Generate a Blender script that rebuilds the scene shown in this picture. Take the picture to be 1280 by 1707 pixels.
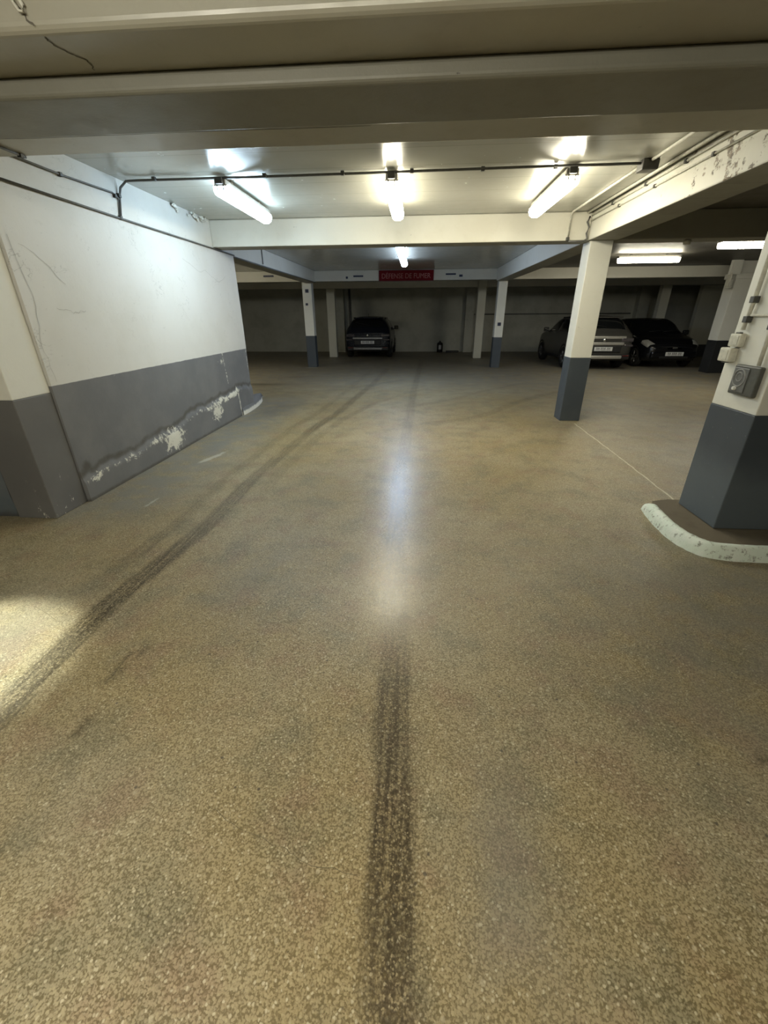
import bpy, bmesh, math, random
import numpy as np
from mathutils import Vector, Matrix

random.seed(7)
rng = np.random.default_rng(7)
for o in list(bpy.data.objects):
    bpy.data.objects.remove(o)
SC = bpy.context.scene
COL = SC.collection

# ------------------------------------------------------------------ camera
CAM_H = 1.55
f_px, pitch, roll, yaw = 692.9, 0.442342, 0.0062585, -0.0781004
cp, sp, cr, sr, cy, sy = (math.cos(pitch), math.sin(pitch), math.cos(roll), math.sin(roll), math.cos(yaw), math.sin(yaw))
fwd = Vector((sy * cp, cy * cp, -sp))
rt0 = Vector((cy, -sy, 0))
dn0 = fwd.cross(rt0)
rt = cr * rt0 + sr * dn0
dn = -sr * rt0 + cr * dn0
cam_data = bpy.data.cameras.new('camera')
cam_data.sensor_fit = 'HORIZONTAL'
cam_data.sensor_width = 36.0
cam_data.lens = 36.0 * f_px / 1280.0
cam_data.clip_start = 0.05
cam = bpy.data.objects.new('camera', cam_data)
COL.objects.link(cam)
m = Matrix.Identity(4)
for i in range(3):
    m[i][0] = rt[i]; m[i][1] = -dn[i]; m[i][2] = -fwd[i]
m[0][3], m[1][3], m[2][3] = 0, 0, CAM_H
cam.matrix_world = m
SC.camera = cam

# ------------------------------------------------------------------ world, exposure
w = bpy.data.worlds.new('world'); SC.world = w
w.use_nodes = True
w.node_tree.nodes['Background'].inputs[0].default_value = (0.5, 0.55, 0.5, 1)
w.node_tree.nodes['Background'].inputs[1].default_value = 0.0
SC.view_settings.view_transform = 'Standard'
SC.view_settings.look = 'None'
SC.view_settings.gamma = 1.0
SC.view_settings.use_curve_mapping = False
SC.view_settings.exposure = 0.9

# lamp radiance and tint of every tube in the hall: x, y of the centre, direction, strength, tint
COOL, WARM, WHITE, BLUE = (0.62, 0.83, 1.0), (1.0, 0.925, 0.71), (1.0, 0.95, 0.80), (0.60, 0.76, 1.0)
LAMPS = [
    (-1.95, 5.53, 'Y', 21, COOL, 'lit cool white ceiling tube lamp nearest the white left wall', True),
    (-0.29, 5.53, 'Y', 26, WARM, 'lit warm white ceiling tube lamp in the middle of the three in a row', True),
    (1.36, 5.53, 'Y', 25, WARM, 'lit warm white ceiling tube lamp nearest the right-hand ceiling beam', True),
    (-0.38, 9.95, 'Y', 20, BLUE, 'long bluish ceiling tube lamp just in front of the red sign', True),
    (6.05, 9.3, 'X', 26, WHITE, 'crosswise ceiling tube lamp in the right bay, beside the near pillar', True),
    (5.20, 11.5, 'X', 24, WARM, 'crosswise ceiling tube lamp further back above the silver car', True),
    (-6.2, 11.0, 'X', 34, WARM, 'ceiling tube lamp in the side bay behind the left wall', False),
    (-1.55, -0.75, 'X', 46, WHITE, 'ceiling tube lamp of the front bay, left of the camera', False),
    (-0.30, -0.9, 'X', 30, WARM, 'ceiling tube lamp of the front bay, above the camera', False),
    (1.9, -2.4, 'Y', 1.5, WARM, 'ceiling tube lamp of the front bay, behind the camera on the right', False),
]

# ------------------------------------------------------------------ helpers
def tag(o, label=None, cat=None, group=None, kind=None):
    if label: o['label'] = label
    if cat: o['category'] = cat
    if group: o['group'] = group
    if kind: o['kind'] = kind
    return o

def empty(name, loc, label, cat, group=None, rz=0.0):
    o = bpy.data.objects.new(name, None)
    o.empty_display_size = 0.1
    o.location = loc; o.rotation_euler = (0, 0, rz)
    COL.objects.link(o)
    return tag(o, label, cat, group)

class MB:
    """collects shapes in one bmesh"""
    def __init__(self):
        self.bm = bmesh.new()
        self.mi = 0
    def box(self, x0, x1, y0, y1, z0, z1, bev=0.0, seg=2):
        vs = [self.bm.verts.new((x, y, z)) for x in (x0, x1) for y in (y0, y1) for z in (z0, z1)]
        q = [(0, 1, 3, 2), (4, 6, 7, 5), (0, 4, 5, 1), (2, 3, 7, 6), (0, 2, 6, 4), (1, 5, 7, 3)]
        fs = [self.bm.faces.new([vs[i] for i in a]) for a in q]
        for f in fs: f.material_index = self.mi
        if bev > 0:
            es = list({e for f in fs for e in f.edges})
            r = bmesh.ops.bevel(self.bm, geom=es, offset=bev, segments=seg, affect='EDGES', profile=0.5)
            for f in r['faces']: f.material_index = self.mi
        return self
    def tube(self, pts, r, n=8, cap=True):
        pts = [Vector(p) for p in pts]
        rings = []
        up = Vector((0, 0, 1))
        for i, p in enumerate(pts):
            d = (pts[min(i + 1, len(pts) - 1)] - pts[max(i - 1, 0)]).normalized()
            a = d.cross(up)
            if a.length < 0.05: a = d.cross(Vector((1, 0, 0)))
            a.normalize(); b = a.cross(d)
            rr = r[i] if isinstance(r, (list, tuple)) else r
            rings.append([self.bm.verts.new(p + rr * (math.cos(k * 2 * math.pi / n) * a + math.sin(k * 2 * math.pi / n) * b)) for k in range(n)])
        for A, B in zip(rings, rings[1:]):
            for k in range(n):
                f = self.bm.faces.new((A[k], A[(k + 1) % n], B[(k + 1) % n], B[k])); f.smooth = True; f.material_index = self.mi
        if cap:
            f = self.bm.faces.new(rings[0][::-1]); f.material_index = self.mi
            f = self.bm.faces.new(rings[-1]); f.material_index = self.mi
        return self
    def prism(self, outline, z0, z1):
        """closed XY outline (counter-clockwise), extruded"""
        lo = [self.bm.verts.new((x, y, z0)) for x, y in outline]
        hi = [self.bm.verts.new((x, y, z1)) for x, y in outline]
        n = len(outline)
        for k in range(n):
            f = self.bm.faces.new((lo[k], lo[(k + 1) % n], hi[(k + 1) % n], hi[k])); f.material_index = self.mi
        self.bm.faces.new(hi).material_index = self.mi
        self.bm.faces.new(lo[::-1]).material_index = self.mi
        return self
    def grid(self, P, closed_u=False):
        """P[i][j] -> quads"""
        V = [[self.bm.verts.new(p) for p in row] for row in P]
        for i in range(len(V) - 1):
            for j in range(len(V[0]) - 1):
                f = self.bm.faces.new((V[i][j], V[i][j + 1], V[i + 1][j + 1], V[i + 1][j])); f.smooth = True; f.material_index = self.mi
        return V
    def lathe(self, prof, axis='X', n=24, c=(0, 0, 0)):
        """profile (a, r) turned about an axis through c"""
        rows = []
        for k in range(n + 1):
            t = 2 * math.pi * k / n
            row = []
            for a, r in prof:
                if axis == 'X': p = (a, r * math.cos(t), r * math.sin(t))
                elif axis == 'Y': p = (r * math.cos(t), a, r * math.sin(t))
                else: p = (r * math.cos(t), r * math.sin(t), a)
                row.append(Vector(p) + Vector(c))
            rows.append(row)
        self.grid(rows)
        bmesh.ops.remove_doubles(self.bm, verts=self.bm.verts, dist=1e-5)
        return self
    def build(self, name, mats, parent=None, loc=None):
        bmesh.ops.recalc_face_normals(self.bm, faces=self.bm.faces)
        me = bpy.data.meshes.new(name)
        if loc is not None and parent is None:
            bmesh.ops.translate(self.bm, verts=self.bm.verts, vec=-Vector(loc))
        self.bm.to_mesh(me); self.bm.free()
        for mm in (mats if isinstance(mats, (list, tuple)) else [mats]): me.materials.append(mm)
        o = bpy.data.objects.new(name, me); COL.objects.link(o)
        if parent: o.parent = parent
        elif loc is not None: o.location = loc
        return o

# ------------------------------------------------------------------ materials
class NT:
    def __init__(self, name):
        self.m = bpy.data.materials.new(name); self.m.use_nodes = True
        self.t = self.m.node_tree; self.t.nodes.clear()
        self.out = self.t.nodes.new('ShaderNodeOutputMaterial')
        self.b = self.t.nodes.new('ShaderNodeBsdfPrincipled')
        self.t.links.new(self.b.outputs[0], self.out.inputs[0])
        self.co = self.t.nodes.new('ShaderNodeTexCoord').outputs['Object']
    def n(self, ty, **kw):
        x = self.t.nodes.new(ty)
        for k, v in kw.items(): setattr(x, k, v)
        return x
    def lk(self, a, b): self.t.links.new(a, b)
    def setv(self, sock, v):
        if isinstance(v, bpy.types.NodeSocket): self.lk(v, sock)
        else: sock.default_value = v
    def math(self, op, a, b=0.0, c=None, clamp=False):
        x = self.n('ShaderNodeMath', operation=op, use_clamp=clamp)
        self.setv(x.inputs[0], a); self.setv(x.inputs[1], b)
        if c is not None: self.setv(x.inputs[2], c)
        return x.outputs[0]
    def mix(self, f, a, b, blend='MIX'):
        x = self.n('ShaderNodeMix', data_type='RGBA', blend_type=blend)
        self.setv(x.inputs[0], f)
        self.setv(x.inputs[6], a if isinstance(a, bpy.types.NodeSocket) else (*a, 1))
        self.setv(x.inputs[7], b if isinstance(b, bpy.types.NodeSocket) else (*b, 1))
        return x.outputs[2]
    def noise(self, scale, detail=4, rough=0.55, co=None, dist=0.0):
        x = self.n('ShaderNodeTexNoise'); x.inputs['Scale'].default_value = scale
        x.inputs['Detail'].default_value = detail; x.inputs['Roughness'].default_value = rough
        x.inputs['Distortion'].default_value = dist
        self.lk(co or self.co, x.inputs['Vector']); return x.outputs[0]
    def voro(self, scale, feature='F1', out='Distance', co=None, rnd=1.0):
        x = self.n('ShaderNodeTexVoronoi', feature=feature); x.inputs['Scale'].default_value = scale
        x.inputs['Randomness'].default_value = rnd
        self.lk(co or self.co, x.inputs['Vector']); return x.outputs[out]
    def step(self, v, lo, hi):
        x = self.n('ShaderNodeMapRange', interpolation_type='SMOOTHSTEP')
        self.setv(x.inputs[0], v); x.inputs[1].default_value = lo; x.inputs[2].default_value = hi
        return x.outputs[0]
    def scale(self, s, co=None):
        x = self.n('ShaderNodeMapping'); x.inputs['Scale'].default_value = s
        self.lk(co or self.co, x.inputs['Vector']); return x.outputs[0]
    def sep(self, co=None):
        x = self.n('ShaderNodeSeparateXYZ'); self.lk(co or self.co, x.inputs[0]); return x.outputs
    def attr(self, name):
        x = self.n('ShaderNodeAttribute', attribute_name=name); self.alpha = x.outputs['Alpha']
        y = self.n('ShaderNodeSeparateColor'); self.lk(x.outputs['Color'], y.inputs[0]); return y.outputs
    def bump(self, h, strength=0.3, dist=0.01):
        x = self.n('ShaderNodeBump'); self.setv(x.inputs['Strength'], strength); x.inputs['Distance'].default_value = dist
        self.lk(h, x.inputs['Height']); self.lk(x.outputs[0], self.b.inputs['Normal'])
    def fin(self, col, rough=0.5, metal=0.0, spec=0.5):
        self.setv(self.b.inputs['Base Color'], col if isinstance(col, bpy.types.NodeSocket) else (*col, 1))
        self.setv(self.b.inputs['Roughness'], rough); self.setv(self.b.inputs['Metallic'], metal)
        self.setv(self.b.inputs['Specular IOR Level'], spec)
        return self.m

def simple(name, col, rough=0.5, metal=0.0, var=0.12, scale=30, spec=0.5):
    t = NT(name)
    n = t.noise(scale, 3)
    c = t.mix(t.step(n, 0.3, 0.7), tuple(v * (1 - var) for v in col), tuple(min(1, v * (1 + var)) for v in col))
    return t.fin(c, rough, metal, spec)

def emis(name, col, s):
    mm = bpy.data.materials.new(name); mm.use_nodes = True
    t = mm.node_tree; t.nodes.clear()
    o = t.nodes.new('ShaderNodeOutputMaterial'); e = t.nodes.new('ShaderNodeEmission')
    e.inputs[0].default_value = (*col, 1); e.inputs[1].default_value = s
    t.links.new(e.outputs[0], o.inputs[0]); return mm

def painted(name, col, dirt, rough=0.45, grime=0.5, scuff=0.5, spec=0.5, lines=False, bump=0.22):
    """old painted concrete: blotches, small knocks, trowel relief"""
    t = NT(name)
    big = t.noise(1.3, 5, 0.6); mid = t.noise(7, 5, 0.65); fine = t.noise(60, 3)
    c = t.mix(t.math('MULTIPLY', t.step(big, 0.42, 0.75), grime * 0.6), col, dirt)
    c = t.mix(t.math('MULTIPLY', t.step(mid, 0.52, 0.75), grime * 0.35), c, dirt)
    sc = t.math('MULTIPLY', t.step(t.noise(16, 6, 0.75, t.scale((1, 1, 1.6))), 0.66, 0.72), t.step(t.noise(1.7, 2), 0.5, 0.62))
    c = t.mix(t.math('MULTIPLY', sc, scuff), c, tuple(v * 0.25 for v in dirt))
    h = t.math('ADD', t.math('MULTIPLY', fine, 0.25), mid)
    if lines:
        y = t.sep()[1]
        wv = t.math('FRACT', t.math('MULTIPLY', y, 2.2))
        ln = t.math('SUBTRACT', 1.0, t.step(t.math('ABSOLUTE', t.math('SUBTRACT', wv, 0.5)), 0.0, 0.02))
        c = t.mix(t.math('MULTIPLY', ln, 0.35), c, tuple(v * 0.3 for v in dirt))
        h = t.math('SUBTRACT', h, t.math('MULTIPLY', ln, 0.5))
    t.bump(h, bump, 0.012)
    r = t.math('ADD', t.math('MULTIPLY', mid, 0.25), rough - 0.12)
    return t.fin(c, r, 0, spec)

M = {}
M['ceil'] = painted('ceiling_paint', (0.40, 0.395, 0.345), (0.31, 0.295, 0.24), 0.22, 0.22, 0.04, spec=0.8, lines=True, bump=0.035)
M['darkceil'] = painted('dark_bay_ceiling', (0.095, 0.09, 0.075), (0.06, 0.056, 0.045), 0.5, 0.6, 0.3, lines=True, bump=0.08)  # darker ceiling colour for the right bay
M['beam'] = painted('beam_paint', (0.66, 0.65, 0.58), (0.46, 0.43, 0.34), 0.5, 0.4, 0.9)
M['white'] = painted('pillar_white_paint', (0.72, 0.72, 0.66), (0.52, 0.50, 0.42), 0.5, 0.35, 0.6)
M['concrete'] = painted('dark_board_marked_concrete', (0.27, 0.265, 0.225), (0.17, 0.165, 0.135), 0.6, 0.6, 0.5, lines=True, bump=0.15)
M['slate'] = painted('pillar_slate_paint', (0.055, 0.068, 0.084), (0.10, 0.115, 0.12), 0.5, 0.7, 0.2)
M['rear'] = painted('rear_wall_paint', (0.50, 0.50, 0.43), (0.27, 0.27, 0.21), 0.6, 0.8, 0.5)
M['cream'] = painted('cream_post_paint', (0.62, 0.61, 0.52), (0.45, 0.43, 0.34), 0.55, 0.4, 0.3)
M['dust'] = painted('dirt_fill', (0.16, 0.135, 0.095), (0.09, 0.075, 0.05), 0.8, 0.9, 0.5)
M['conduit'] = simple('dark_conduit', (0.12, 0.12, 0.115), 0.5)
M['conduit_w'] = simple('painted_conduit', (0.62, 0.61, 0.54), 0.45)
M['black'] = simple('black_plastic', (0.012, 0.012, 0.013), 0.5)
M['darkgrey'] = simple('dark_grey_metal', (0.06, 0.06, 0.055), 0.5)
M['greybox'] = simple('grey_callbox_paint', (0.085, 0.088, 0.078), 0.45)
M['greybox2'] = simple('grey_callbox_relief', (0.145, 0.15, 0.147), 0.45)
M['ivory'] = simple('ivory_plastic', (0.58, 0.57, 0.49), 0.45)
M['batten'] = simple('grey_batten_housing', (0.32, 0.31, 0.28), 0.5)
M['clip'] = simple('steel_clip', (0.30, 0.29, 0.26), 0.4, 0.7)
M['signred'] = simple('red_sign_enamel', (0.16, 0.006, 0.010), 0.7, spec=0.15)
M['signtxt'] = simple('faded_sign_lettering', (0.44, 0.21, 0.20), 0.7, spec=0.2)
M['tagblue'] = simple('dark_blue_tag', (0.03, 0.04, 0.08), 0.5)
M['car_navy'] = simple('navy_car_paint', (0.010, 0.013, 0.022), 0.22, 0.2, 0.05)
M['car_silver'] = simple('silver_car_paint', (0.62, 0.61, 0.57), 0.3, 0.7, 0.05)
M['car_grey'] = simple('dark_grey_car_paint', (0.10, 0.098, 0.09), 0.28, 0.6, 0.05)  # darker grey body colour of the silver crossover
M['car_black'] = simple('black_car_paint', (0.006, 0.0065, 0.008), 0.2, 0.0, 0.05)
M['glass'] = simple('dark_car_glass', (0.006, 0.007, 0.008), 0.08, 0, 0.02, spec=0.6)
M['tyre'] = simple('tyre_rubber', (0.010, 0.010, 0.010), 0.8)
M['rim'] = simple('alloy_rim', (0.25, 0.25, 0.25), 0.35, 0.8)
M['chrome'] = simple('chrome_trim', (0.7, 0.7, 0.68), 0.2, 1.0)
M['lens'] = simple('headlamp_lens', (0.75, 0.75, 0.72), 0.12, 0.6)
M['redlens'] = simple('tail_lamp_lens', (0.10, 0.015, 0.015), 0.15)
M['smoke'] = simple('smoked_tail_lens', (0.10, 0.09, 0.095), 0.15, 0.3)
M['plate'] = simple('number_plate_white', (0.62, 0.63, 0.62), 0.35)
M['plateink'] = simple('number_plate_ink', (0.03, 0.03, 0.03), 0.5)
M['plateblue'] = simple('number_plate_blue', (0.03, 0.06, 0.22), 0.4)
M['trimblack'] = simple('car_black_trim', (0.012, 0.012, 0.012), 0.6)
M['pale'] = simple('pale_floor_paint', (0.56, 0.52, 0.40), 0.6)
M['crack'] = simple('crack_grime', (0.12, 0.11, 0.09), 0.9)
M['crackf'] = simple('floor_crack_grime', (0.12, 0.10, 0.065), 0.9)
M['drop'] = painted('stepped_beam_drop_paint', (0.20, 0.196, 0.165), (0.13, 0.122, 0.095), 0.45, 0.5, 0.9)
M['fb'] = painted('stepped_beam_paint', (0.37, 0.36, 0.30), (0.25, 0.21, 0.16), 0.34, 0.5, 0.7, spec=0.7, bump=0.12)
M['blackbase'] = painted('pillar_black_paint', (0.02, 0.022, 0.024), (0.03, 0.03, 0.03), 0.5, 0.5, 0.2)

# floor: stone-chip resin with stains and some painted shade carried by the 'stain_shade' attribute
t = NT('granular_floor')
st = t.attr('stain_shade')
big = t.noise(0.9, 4, 0.6); med = t.noise(3.3, 5, 0.6)
base = t.mix(t.step(big, 0.35, 0.68), (0.345, 0.276, 0.150), (0.385, 0.328, 0.212))
base = t.mix(t.math('MULTIPLY', t.step(med, 0.45, 0.68), 0.7), base, (0.225, 0.207, 0.135))
base = t.mix(t.math('MULTIPLY', t.step(t.noise(4.2, 3), 0.50, 0.68), 0.4), base, (0.300, 0.190, 0.125))
wco = t.n('ShaderNodeMix', data_type='VECTOR')
nz = t.n('ShaderNodeTexNoise'); nz.inputs['Scale'].default_value = 90; t.lk(t.co, nz.inputs['Vector'])
wco.inputs[0].default_value = 0.006; t.lk(t.co, wco.inputs[4]); t.lk(nz.outputs['Color'], wco.inputs[5])
def cells(scale):
    v = t.n('ShaderNodeTexVoronoi'); v.inputs['Scale'].default_value = scale; t.lk(wco.outputs[1], v.inputs['Vector'])
    q = t.n('ShaderNodeSeparateColor'); t.lk(v.outputs['Color'], q.inputs[0]); return v.outputs['Distance'], q.outputs
d1, q1 = cells(135); d2, q2 = cells(240)
core = t.math('SUBTRACT', 1.0, t.step(d1, 0.30, 0.75))
tone = t.math('ADD', t.math('MULTIPLY', t.math('MULTIPLY', q1[0], core), 0.85), t.math('MULTIPLY', q2[0], 0.55))
col = t.mix(t.step(tone, 0.18, 0.62), t.mix(1.0, base, (0.48, 0.45, 0.37), 'MULTIPLY'), base)
col = t.mix(t.math('MULTIPLY', t.step(tone, 0.80, 1.25), 0.6), col, (0.44, 0.37, 0.22))
col = t.mix(t.math('MULTIPLY', t.math('MULTIPLY', t.step(q1[1], 0.90, 0.97), core), 0.8), col, (0.56, 0.50, 0.36))
col = t.mix(t.math('MULTIPLY', t.math('MULTIPLY', t.step(q1[2], 0.86, 0.97), core), 0.6), col, (0.085, 0.068, 0.036))
fc = t.n('ShaderNodeTexVoronoi'); fc.inputs['Scale'].default_value = 38; t.lk(t.co, fc.inputs['Vector'])
fs = t.n('ShaderNodeSeparateColor'); t.lk(fc.outputs['Color'], fs.inputs[0])
rare = t.math('MULTIPLY', t.step(fs.outputs[0], 0.95, 0.97), t.math('SUBTRACT', 1.0, t.step(fc.outputs['Distance'], 0.18, 0.34)))
col = t.mix(t.math('MULTIPLY', rare, 0.4), col, (0.62, 0.55, 0.40))
rare2 = t.math('MULTIPLY', t.step(fs.outputs[1], 0.975, 0.985), t.math('SUBTRACT', 1.0, t.step(fc.outputs['Distance'], 0.14, 0.3)))
col = t.mix(t.math('MULTIPLY', rare2, 0.8), col, (0.05, 0.04, 0.03))
# grey dusty areas with dimness painted in at the right, pale efflorescence, rubber
gm = t.math('MULTIPLY', st[1], t.step(t.noise(4, 5, 0.6), 0.25, 0.6))
col = t.mix(t.math('MULTIPLY', gm, 0.8), col, (0.185, 0.182, 0.165))
pm = t.step(t.math('ADD', t.math('MULTIPLY', st[2], 0.75), t.math('MULTIPLY', t.noise(9, 6, 0.7), 0.6)), 0.70, 0.85)
col = t.mix(t.math('MULTIPLY', pm, 0.6), col, (0.50, 0.49, 0.42))
trn = t.noise(70, 3, 0.7, t.scale((1, 0.8, 1)))
streak = t.noise(45, 2, 0.5, t.scale((1, 0.03, 1)))
tm = t.math('MULTIPLY', st[0], t.step(t.math('ADD', t.math('MULTIPLY', trn, 0.65), t.math('MULTIPLY', streak, 0.45)), 0.34, 0.66))
col = t.mix(t.math('MULTIPLY', tm, t.math('SUBTRACT', 0.95, t.math('MULTIPLY', t.step(tone, 0.75, 1.1), 0.6))), col, (0.036, 0.025, 0.011))
hb = t.math('ADD', t.math('MULTIPLY', tone, 0.7), t.noise(140, 2))
t.bump(hb, t.math('SUBTRACT', 0.26, t.math('MULTIPLY', t.alpha, 0.13)), 0.004)
ro = t.math('ADD', t.math('MULTIPLY', t.noise(2.2, 4), 0.22), 0.25)
ro = t.math('ADD', ro, t.math('MULTIPLY', t.noise(90, 2), 0.12))
ro = t.math('ADD', ro, t.math('MULTIPLY', st[1], 0.08))
ro = t.math('ADD', t.math('MULTIPLY', ro, t.math('SUBTRACT', 1.0, t.alpha)), t.math('MULTIPLY', t.alpha, t.math('ADD', 0.17, t.math('MULTIPLY', t.noise(60, 3), 0.14))))
M['floor'] = t.fin(col, ro, 0, t.math('ADD', 0.5, t.math('MULTIPLY', t.alpha, 0.5)))

# left wall: white above, grey below 1.035 m, chipped and salt-stained where the 'wear' attribute says
t = NT('left_wall_paint')
at = t.attr('wear')
z = t.sep()[2]
wob = t.math('ADD', z, t.math('MULTIPLY', t.math('SUBTRACT', t.noise(9, 3), 0.5), 0.010))
lowm = t.math('SUBTRACT', 1.0, t.step(wob, 1.033, 1.038))
wn = t.noise(1.6, 5, 0.6)
white = t.mix(t.math('MULTIPLY', t.step(wn, 0.4, 0.75), 0.35), (0.64, 0.635, 0.60), (0.53, 0.52, 0.46))
hair = t.math('SUBTRACT', 1.0, t.step(t.math('ABSOLUTE', t.math('SUBTRACT', t.noise(2.6, 7, 0.62, t.scale((1, 1, 1.3)), 0.6), 0.5)), 0.0, 0.006))
hair = t.math('MULTIPLY', hair, t.math('MULTIPLY', t.step(t.noise(3.1, 2), 0.52, 0.62), at[1]))
white = t.mix(t.math('MULTIPLY', hair, 0.75), white, (0.30, 0.30, 0.28))
spot = t.math('MULTIPLY', t.step(t.noise(22, 6, 0.75, t.scale((1, 1, 1.8))), 0.63, 0.67), at[1])
white = t.mix(t.math('MULTIPLY', spot, 0.7), white, (0.34, 0.34, 0.32))
grey = t.mix(t.step(t.noise(2.2, 4), 0.35, 0.7), (0.148, 0.152, 0.160), (0.180, 0.182, 0.186))
salt = t.step(t.math('ADD', t.math('MULTIPLY', at[0], 0.62), t.math('MULTIPLY', t.noise(15, 8, 0.8, None, 0.6), 1.5)), 1.13, 1.20)
dirt = t.step(t.math('ADD', t.math('MULTIPLY', at[2], 0.8), t.math('MULTIPLY', t.noise(8, 6, 0.7), 0.5)), 0.62, 0.95)
grey = t.mix(t.math('MULTIPLY', dirt, 0.75), grey, (0.075, 0.068, 0.055))
grey = t.mix(salt, grey, (0.66, 0.65, 0.57))
col = t.mix(lowm, white, grey)
t.bump(t.math('ADD', t.math('MULTIPLY', salt, 0.5), t.math('ADD', t.noise(5, 5, 0.65), t.math('MULTIPLY', hair, -0.5))), 0.3, 0.015)
M['leftwall'] = t.fin(col, t.math('ADD', 0.42, t.math('MULTIPLY', wn, 0.2)), 0, 0.4)

# kerb: chipped mint-white paint over concrete
t = NT('kerb_paint')
kn = t.noise(22, 7, 0.72)
c = t.mix(t.step(t.noise(9, 4), 0.4, 0.7), (0.76, 0.86, 0.77), (0.82, 0.88, 0.81))
c = t.mix(t.step(kn, 0.53, 0.62), c, (0.42, 0.46, 0.40))
c = t.mix(t.math('MULTIPLY', t.step(kn, 0.62, 0.68), 0.9), c, (0.12, 0.11, 0.085))
t.bump(kn, 0.5, 0.01)
M['kerb'] = t.fin(c, 0.6)

# right beam: concrete showing through rust-brown spalls near its front end
t = NT('spalled_beam_paint')
bn = t.noise(1.3, 5, 0.6)
c = t.mix(t.math('MULTIPLY', t.step(bn, 0.42, 0.75), 0.3), (0.68, 0.67, 0.60), (0.48, 0.45, 0.36))
yy = t.sep()[1]
front = t.math('SUBTRACT', 1.0, t.step(yy, -0.95, 0.2))   # object origin sits mid-beam
sp_n = t.noise(7.0, 7, 0.72)
sp_m = t.step(t.math('ADD', t.math('MULTIPLY', front, 0.16), sp_n), 0.71, 0.75)
c = t.mix(sp_m, c, t.mix(t.step(t.noise(20, 3), 0.4, 0.6), (0.10, 0.075, 0.05), (0.33, 0.27, 0.20)))
t.bump(t.math('SUBTRACT', t.noise(8, 5, 0.65), t.math('MULTIPLY', sp_m, 0.9)), 0.3, 0.015)
M['spall'] = t.fin(c, 0.5)

def sm(a, lo, hi):
    u = np.clip((a - lo) / (hi - lo), 0, 1); return u * u * (3 - 2 * u)

def fast_grid(name, P, mat, attr=None, attr_name='stain_shade', parent=None):
    """P: (n, m, 3) array -> smooth quad grid with an optional colour attribute"""
    n, mm = P.shape[:2]
    idx = np.arange(n * mm).reshape(n, mm)
    q = np.stack([idx[:-1, :-1], idx[:-1, 1:], idx[1:, 1:], idx[1:, :-1]], -1).reshape(-1, 4)
    me = bpy.data.meshes.new(name)
    me.vertices.add(n * mm); me.vertices.foreach_set('co', P.reshape(-1).astype(np.float32))
    me.loops.add(q.size); me.loops.foreach_set('vertex_index', q.reshape(-1).astype(np.int32))
    me.polygons.add(len(q)); me.polygons.foreach_set('loop_start', np.arange(0, q.size, 4, dtype=np.int32))
    me.update(calc_edges=True); me.validate()
    if attr is not None:
        a = me.color_attributes.new(attr_name, 'FLOAT_COLOR', 'POINT')
        c = np.ones((n * mm, 4), np.float32); c[:, :attr.shape[-1]] = attr.reshape(-1, attr.shape[-1])
        a.data.foreach_set('color', c.reshape(-1))
    me.materials.append(mat)
    o = bpy.data.objects.new(name, me); COL.objects.link(o)
    if parent: o.parent = parent
    return o

# ------------------------------------------------------------------ floor
gx = np.concatenate([np.arange(-12, -4, .5), np.arange(-4, 4, .03), np.arange(4, 14.01, .5)])
gy = np.concatenate([np.arange(-7, 0, .5), np.arange(0, 8, .03), np.arange(8, 16, .08), np.arange(16, 21.3, .3)])
GX, GY = np.meshgrid(gx, gy)            # rows along y
def band(pts, half, soft=0.014):
    ys = [p[1] for p in pts]; xs = [p[0] for p in pts]
    ins = [p[2] for p in pts]
    cx = np.interp(GY, ys, xs); amp = np.interp(GY, ys, ins, left=0, right=0)
    d = np.abs(GX - cx)
    return amp * (1 - sm(d, half - soft, half + soft))
def blob(x, y, rx, ry, a):
    return a * np.exp(-(((GX - x) / rx) ** 2 + ((GY - y) / ry) ** 2))
R_ = np.zeros_like(GX); G_ = np.zeros_like(GX); B_ = np.zeros_like(GX)
ctr = [(-.01, .0, .75), (-.02, .35, .85), (-.03, .61, 1), (-.05, .96, 1), (-.068, 1.35, .85), (-.08, 1.65, .5), (-.127, 2.77, .42), (-.158, 4.05, .35), (-.11, 7, .35), (-.06, 9.8, .42), (.09, 14.8, .45), (.12, 17, .3)]
R_ = np.maximum(R_, band(ctr, .075))
R_ = np.maximum(R_, .45 * band([(x + .05, y, a) for x, y, a in ctr], .012, .012))
lef = [(-1.70, .8, .6), (-1.755, 1.1, .8), (-1.785, 1.4, .95), (-1.80, 1.87, 1), (-1.72, 2.5, .9), (-1.68, 2.95, .7), (-1.69, 4.1, .55), (-1.58, 5.6, .5), (-1.55, 6.2, .8), (-1.38, 7.2, .55), (-1.1, 10.7, .4), (-.95, 14, .3)]
R_ = np.maximum(R_, band(lef, .078))
R_ = np.maximum(R_, .55 * band([(x - .27 - .02 * (y - 3), y, a * (0 if y < 2.4 else 1)) for x, y, a in lef], .06))
R_ = np.maximum(R_, .5 * band([(-1.45, 3.2, 0), (-1.48, 4.2, .6), (-1.38, 5.6, .6), (-1.2, 6.8, .6), (-.8, 8.2, .5), (-.1, 9.6, .5), (.8, 10.8, 0)], .07))
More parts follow.
